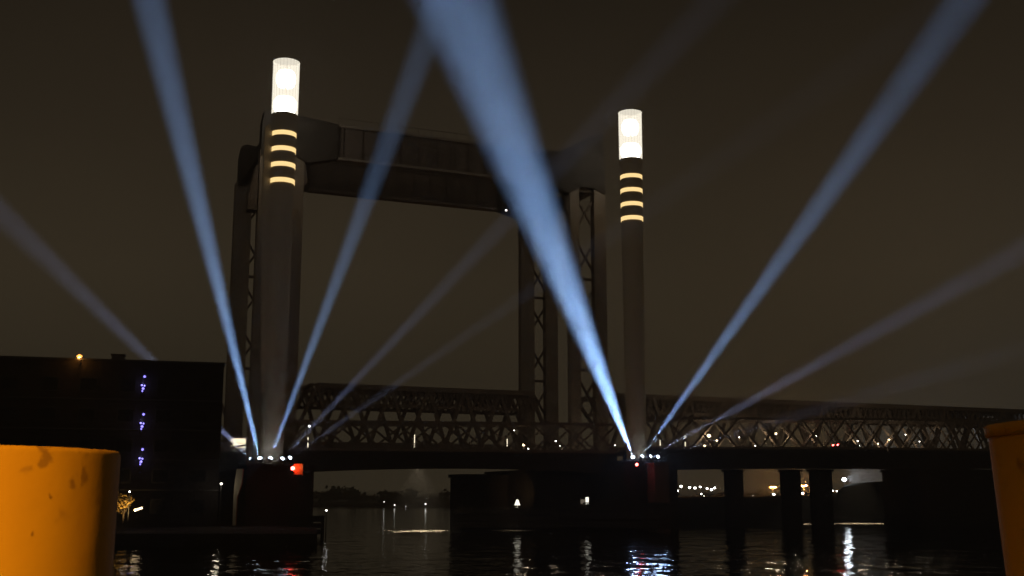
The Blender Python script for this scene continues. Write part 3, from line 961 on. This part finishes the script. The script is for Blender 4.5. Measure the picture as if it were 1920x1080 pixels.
# ------------------------------------------------------------------ floodlit foam under the spans
def foam(cx, cy, w, d, n, seed, label, lampz, watt, col=(1, .80, .55)):
    rnd = random.Random(seed)
    mb = MB()
    for k in range(n):
        x, y = rnd.gauss(0, .30), rnd.gauss(0, .30)
        a, b = rnd.uniform(.2, .7), rnd.uniform(.12, .5)
        m_ = 7
        q = Vector((cx + x * w, cy + y * d, .03 + .0006 * k))
        vs = [mb.bm.verts.new(q + Vector((a * math.cos(2 * math.pi * i / m_) * rnd.uniform(.6, 1.2), b * math.sin(2 * math.pi * i / m_) * rnd.uniform(.6, 1.2), 0))) for i in range(m_)]
        mb.bm.faces.new(vs)
    tag(mb.build("foam", M["foam"]), label, "foam", kind="stuff")
    t = thing("soffit_light", (cx, cy, lampz), "downlight over the " + label.split(",")[0], "downlight")
    mb = MB(); mb.cyl((cx, cy, lampz), (cx, cy, lampz + .4), .25, .15, 14); mb.build("housing", M["black_paint"], t)
    lamp("down_lamp", "SPOT", (cx, cy, lampz - .05), watt, col, t, .15, (cx, cy, 0), math.radians(75), .6)
c = at(785, 994, 164); foam(c.x, 162, 6.2, 36, 230, 1, "foam patch on the open channel, below the lift span", 9.85, 16000)
c = at(962, 988, 176); foam(c.x, 165.4, 4.2, 3.5, 120, 2, "foam patch before the cone shaped lamp", 2.6, 420)
c = at(1512, 980, 205); foam(c.x, 207, 4.8, 8, 120, 3, "small foam streak under the right orange lamp, along the bank", 11.0, 6000)
c = at(1622, 979, 206); foam(c.x, 209, 9.5, 8, 260, 4, "long foam streak along the bank, right of the glaring white lamp", 11.0, 9000)

# ------------------------------------------------------------------ foreground: quay edge and two yellow mooring piles
mb = MB()
mb.box((0, -4, 1.2), (30, 17, 3.4))
tag(mb.build("near_quay", M["concrete_dark"]), kind="structure")

ym = bpy.data.materials.new("scuffed yellow paint")
ym.use_nodes = True
nt = ym.node_tree
p = nt.nodes["Principled BSDF"]
p.inputs["Roughness"].default_value = 0.6
p.inputs["Specular IOR Level"].default_value = 0.25
tc = nt.nodes.new("ShaderNodeTexCoord")
def ntex(scale, detail=5, stretch=(1, 1, 1)):
    mp = nt.nodes.new("ShaderNodeMapping"); mp.inputs["Scale"].default_value = stretch
    n = nt.nodes.new("ShaderNodeTexNoise"); n.inputs["Scale"].default_value = scale; n.inputs["Detail"].default_value = detail
    nt.links.new(tc.outputs["Object"], mp.inputs[0]); nt.links.new(mp.outputs[0], n.inputs["Vector"])
    return n
def ramp(src, p0, c0, p1, c1):
    r = nt.nodes.new("ShaderNodeValToRGB"); e = r.color_ramp.elements
    e[0].position, e[0].color, e[1].position, e[1].color = p0, (*c0, 1), p1, (*c1, 1)
    nt.links.new(src, r.inputs[0]); return r
def mix(fac, a, b):
    m_ = nt.nodes.new("ShaderNodeMix"); m_.data_type = "RGBA"
    nt.links.new(fac, m_.inputs[0]); nt.links.new(a, m_.inputs[6])
    if hasattr(b, "default_value"): nt.links.new(b, m_.inputs[7])
    else: m_.inputs[7].default_value = (*b, 1)
    return m_
base = ramp(ntex(2.5).outputs[0], .3, (.73, .365, .013), .7, (.79, .415, .018))
sepz = nt.nodes.new("ShaderNodeSeparateXYZ"); nt.links.new(tc.outputs["Object"], sepz.inputs[0])
worn = ramp(ntex(19, 10, (1, 1, .8)).outputs[0], .585, (0, 0, 0), .65, (.6, .6, .6))
near_top = nt.nodes.new("ShaderNodeMapRange"); near_top.inputs["From Min"].default_value = 1.50; near_top.inputs["From Max"].default_value = 1.62
nt.links.new(sepz.outputs["Z"], near_top.inputs["Value"])
sc_ = nt.nodes.new("ShaderNodeMath"); sc_.operation = "MULTIPLY"
nt.links.new(worn.outputs[0], sc_.inputs[0]); nt.links.new(near_top.outputs[0], sc_.inputs[1])
scuff = sc_
spots = ramp(ntex(34, 2).outputs[0], .75, (0, 0, 0), .775, (.65, .65, .65))
m1 = mix(scuff.outputs[0], base.outputs[0], (.22, .10, .025))
m2 = mix(spots.outputs[0], m1.outputs[2], (.12, .05, .02))
nt.links.new(m2.outputs[2], p.inputs["Base Color"])
bm_ = nt.nodes.new("ShaderNodeBump"); bm_.inputs["Strength"].default_value = .25; bm_.inputs["Distance"].default_value = .01
nt.links.new(ntex(9, 6).outputs[0], bm_.inputs["Height"]); nt.links.new(bm_.outputs[0], p.inputs["Normal"])

def pile(c, r, top, tilt, label, lip):
    t = thing("mooring_pile", (c[0], c[1], 2.9), label, "mooring pile", "yellow mooring piles on the near quay")
    h = top - 2.9
    mb = MB(); mb.lathe((c[0], c[1], 2.9), [(r, 0), (r, h - .014), (r - .003, h - .005), (r - .008, h - .001), (r - .016, h), (0, h + .004)], 96)
    o = mb.build("tube", ym, t, smooth=True)
    mb = MB(); mb.lathe((c[0], c[1], 2.9), [(r + .012, 0.0), (r + .16, 0.0), (r + .16, .03), (r + .012, .03)], 48)
    o2 = mb.build("base_flange", M["black_paint"], t)
    if lip:
        mb = MB(); mb.lathe((c[0], c[1], 2.9), [(r + .0015, h - .03), (r + .006, h - .028), (r + .006, h - .004), (r + .002, h - .001)], 96)
        mb.build("top_lip", ym, t, smooth=True)
    t.rotation_euler = (0, math.radians(tilt), 0)
pile((-1.452, 3.2), .335, 4.635, 0.6, "left yellow mooring pile, brightly lit, with dark scuffs near its top", False)
pile((1.532, 2.6), .335, 4.69, -3.2, "right yellow mooring pile, dimmer and leaning, cut by the frame", True)

L0 = Vector((-2.7, -3.2, 8.2))
t = thing("quay_lamp", (L0.x, L0.y, 2.9), "sodium street lamp on the near quay behind the yellow piles", "street lamp")
mb = MB(); mb.cyl((L0.x, L0.y - .9, 2.9), (L0.x, L0.y - .9, 8.3), .08, .06, 12); mb.bar((L0.x, L0.y - .9, 8.3), (L0.x, L0.y, 8.3), .06); mb.build("pole", M["black_paint"], t)
mb = MB(); mb.box(L0 + UP * .06, (.28, .5, .1)); mb.build("hood", M["black_paint"], t)
lamp("sodium_lamp", "SPOT", L0, 4000, (1.0, .50, .08), t, .12, (-1.95, 3.2, 3.5), math.radians(51), .95)
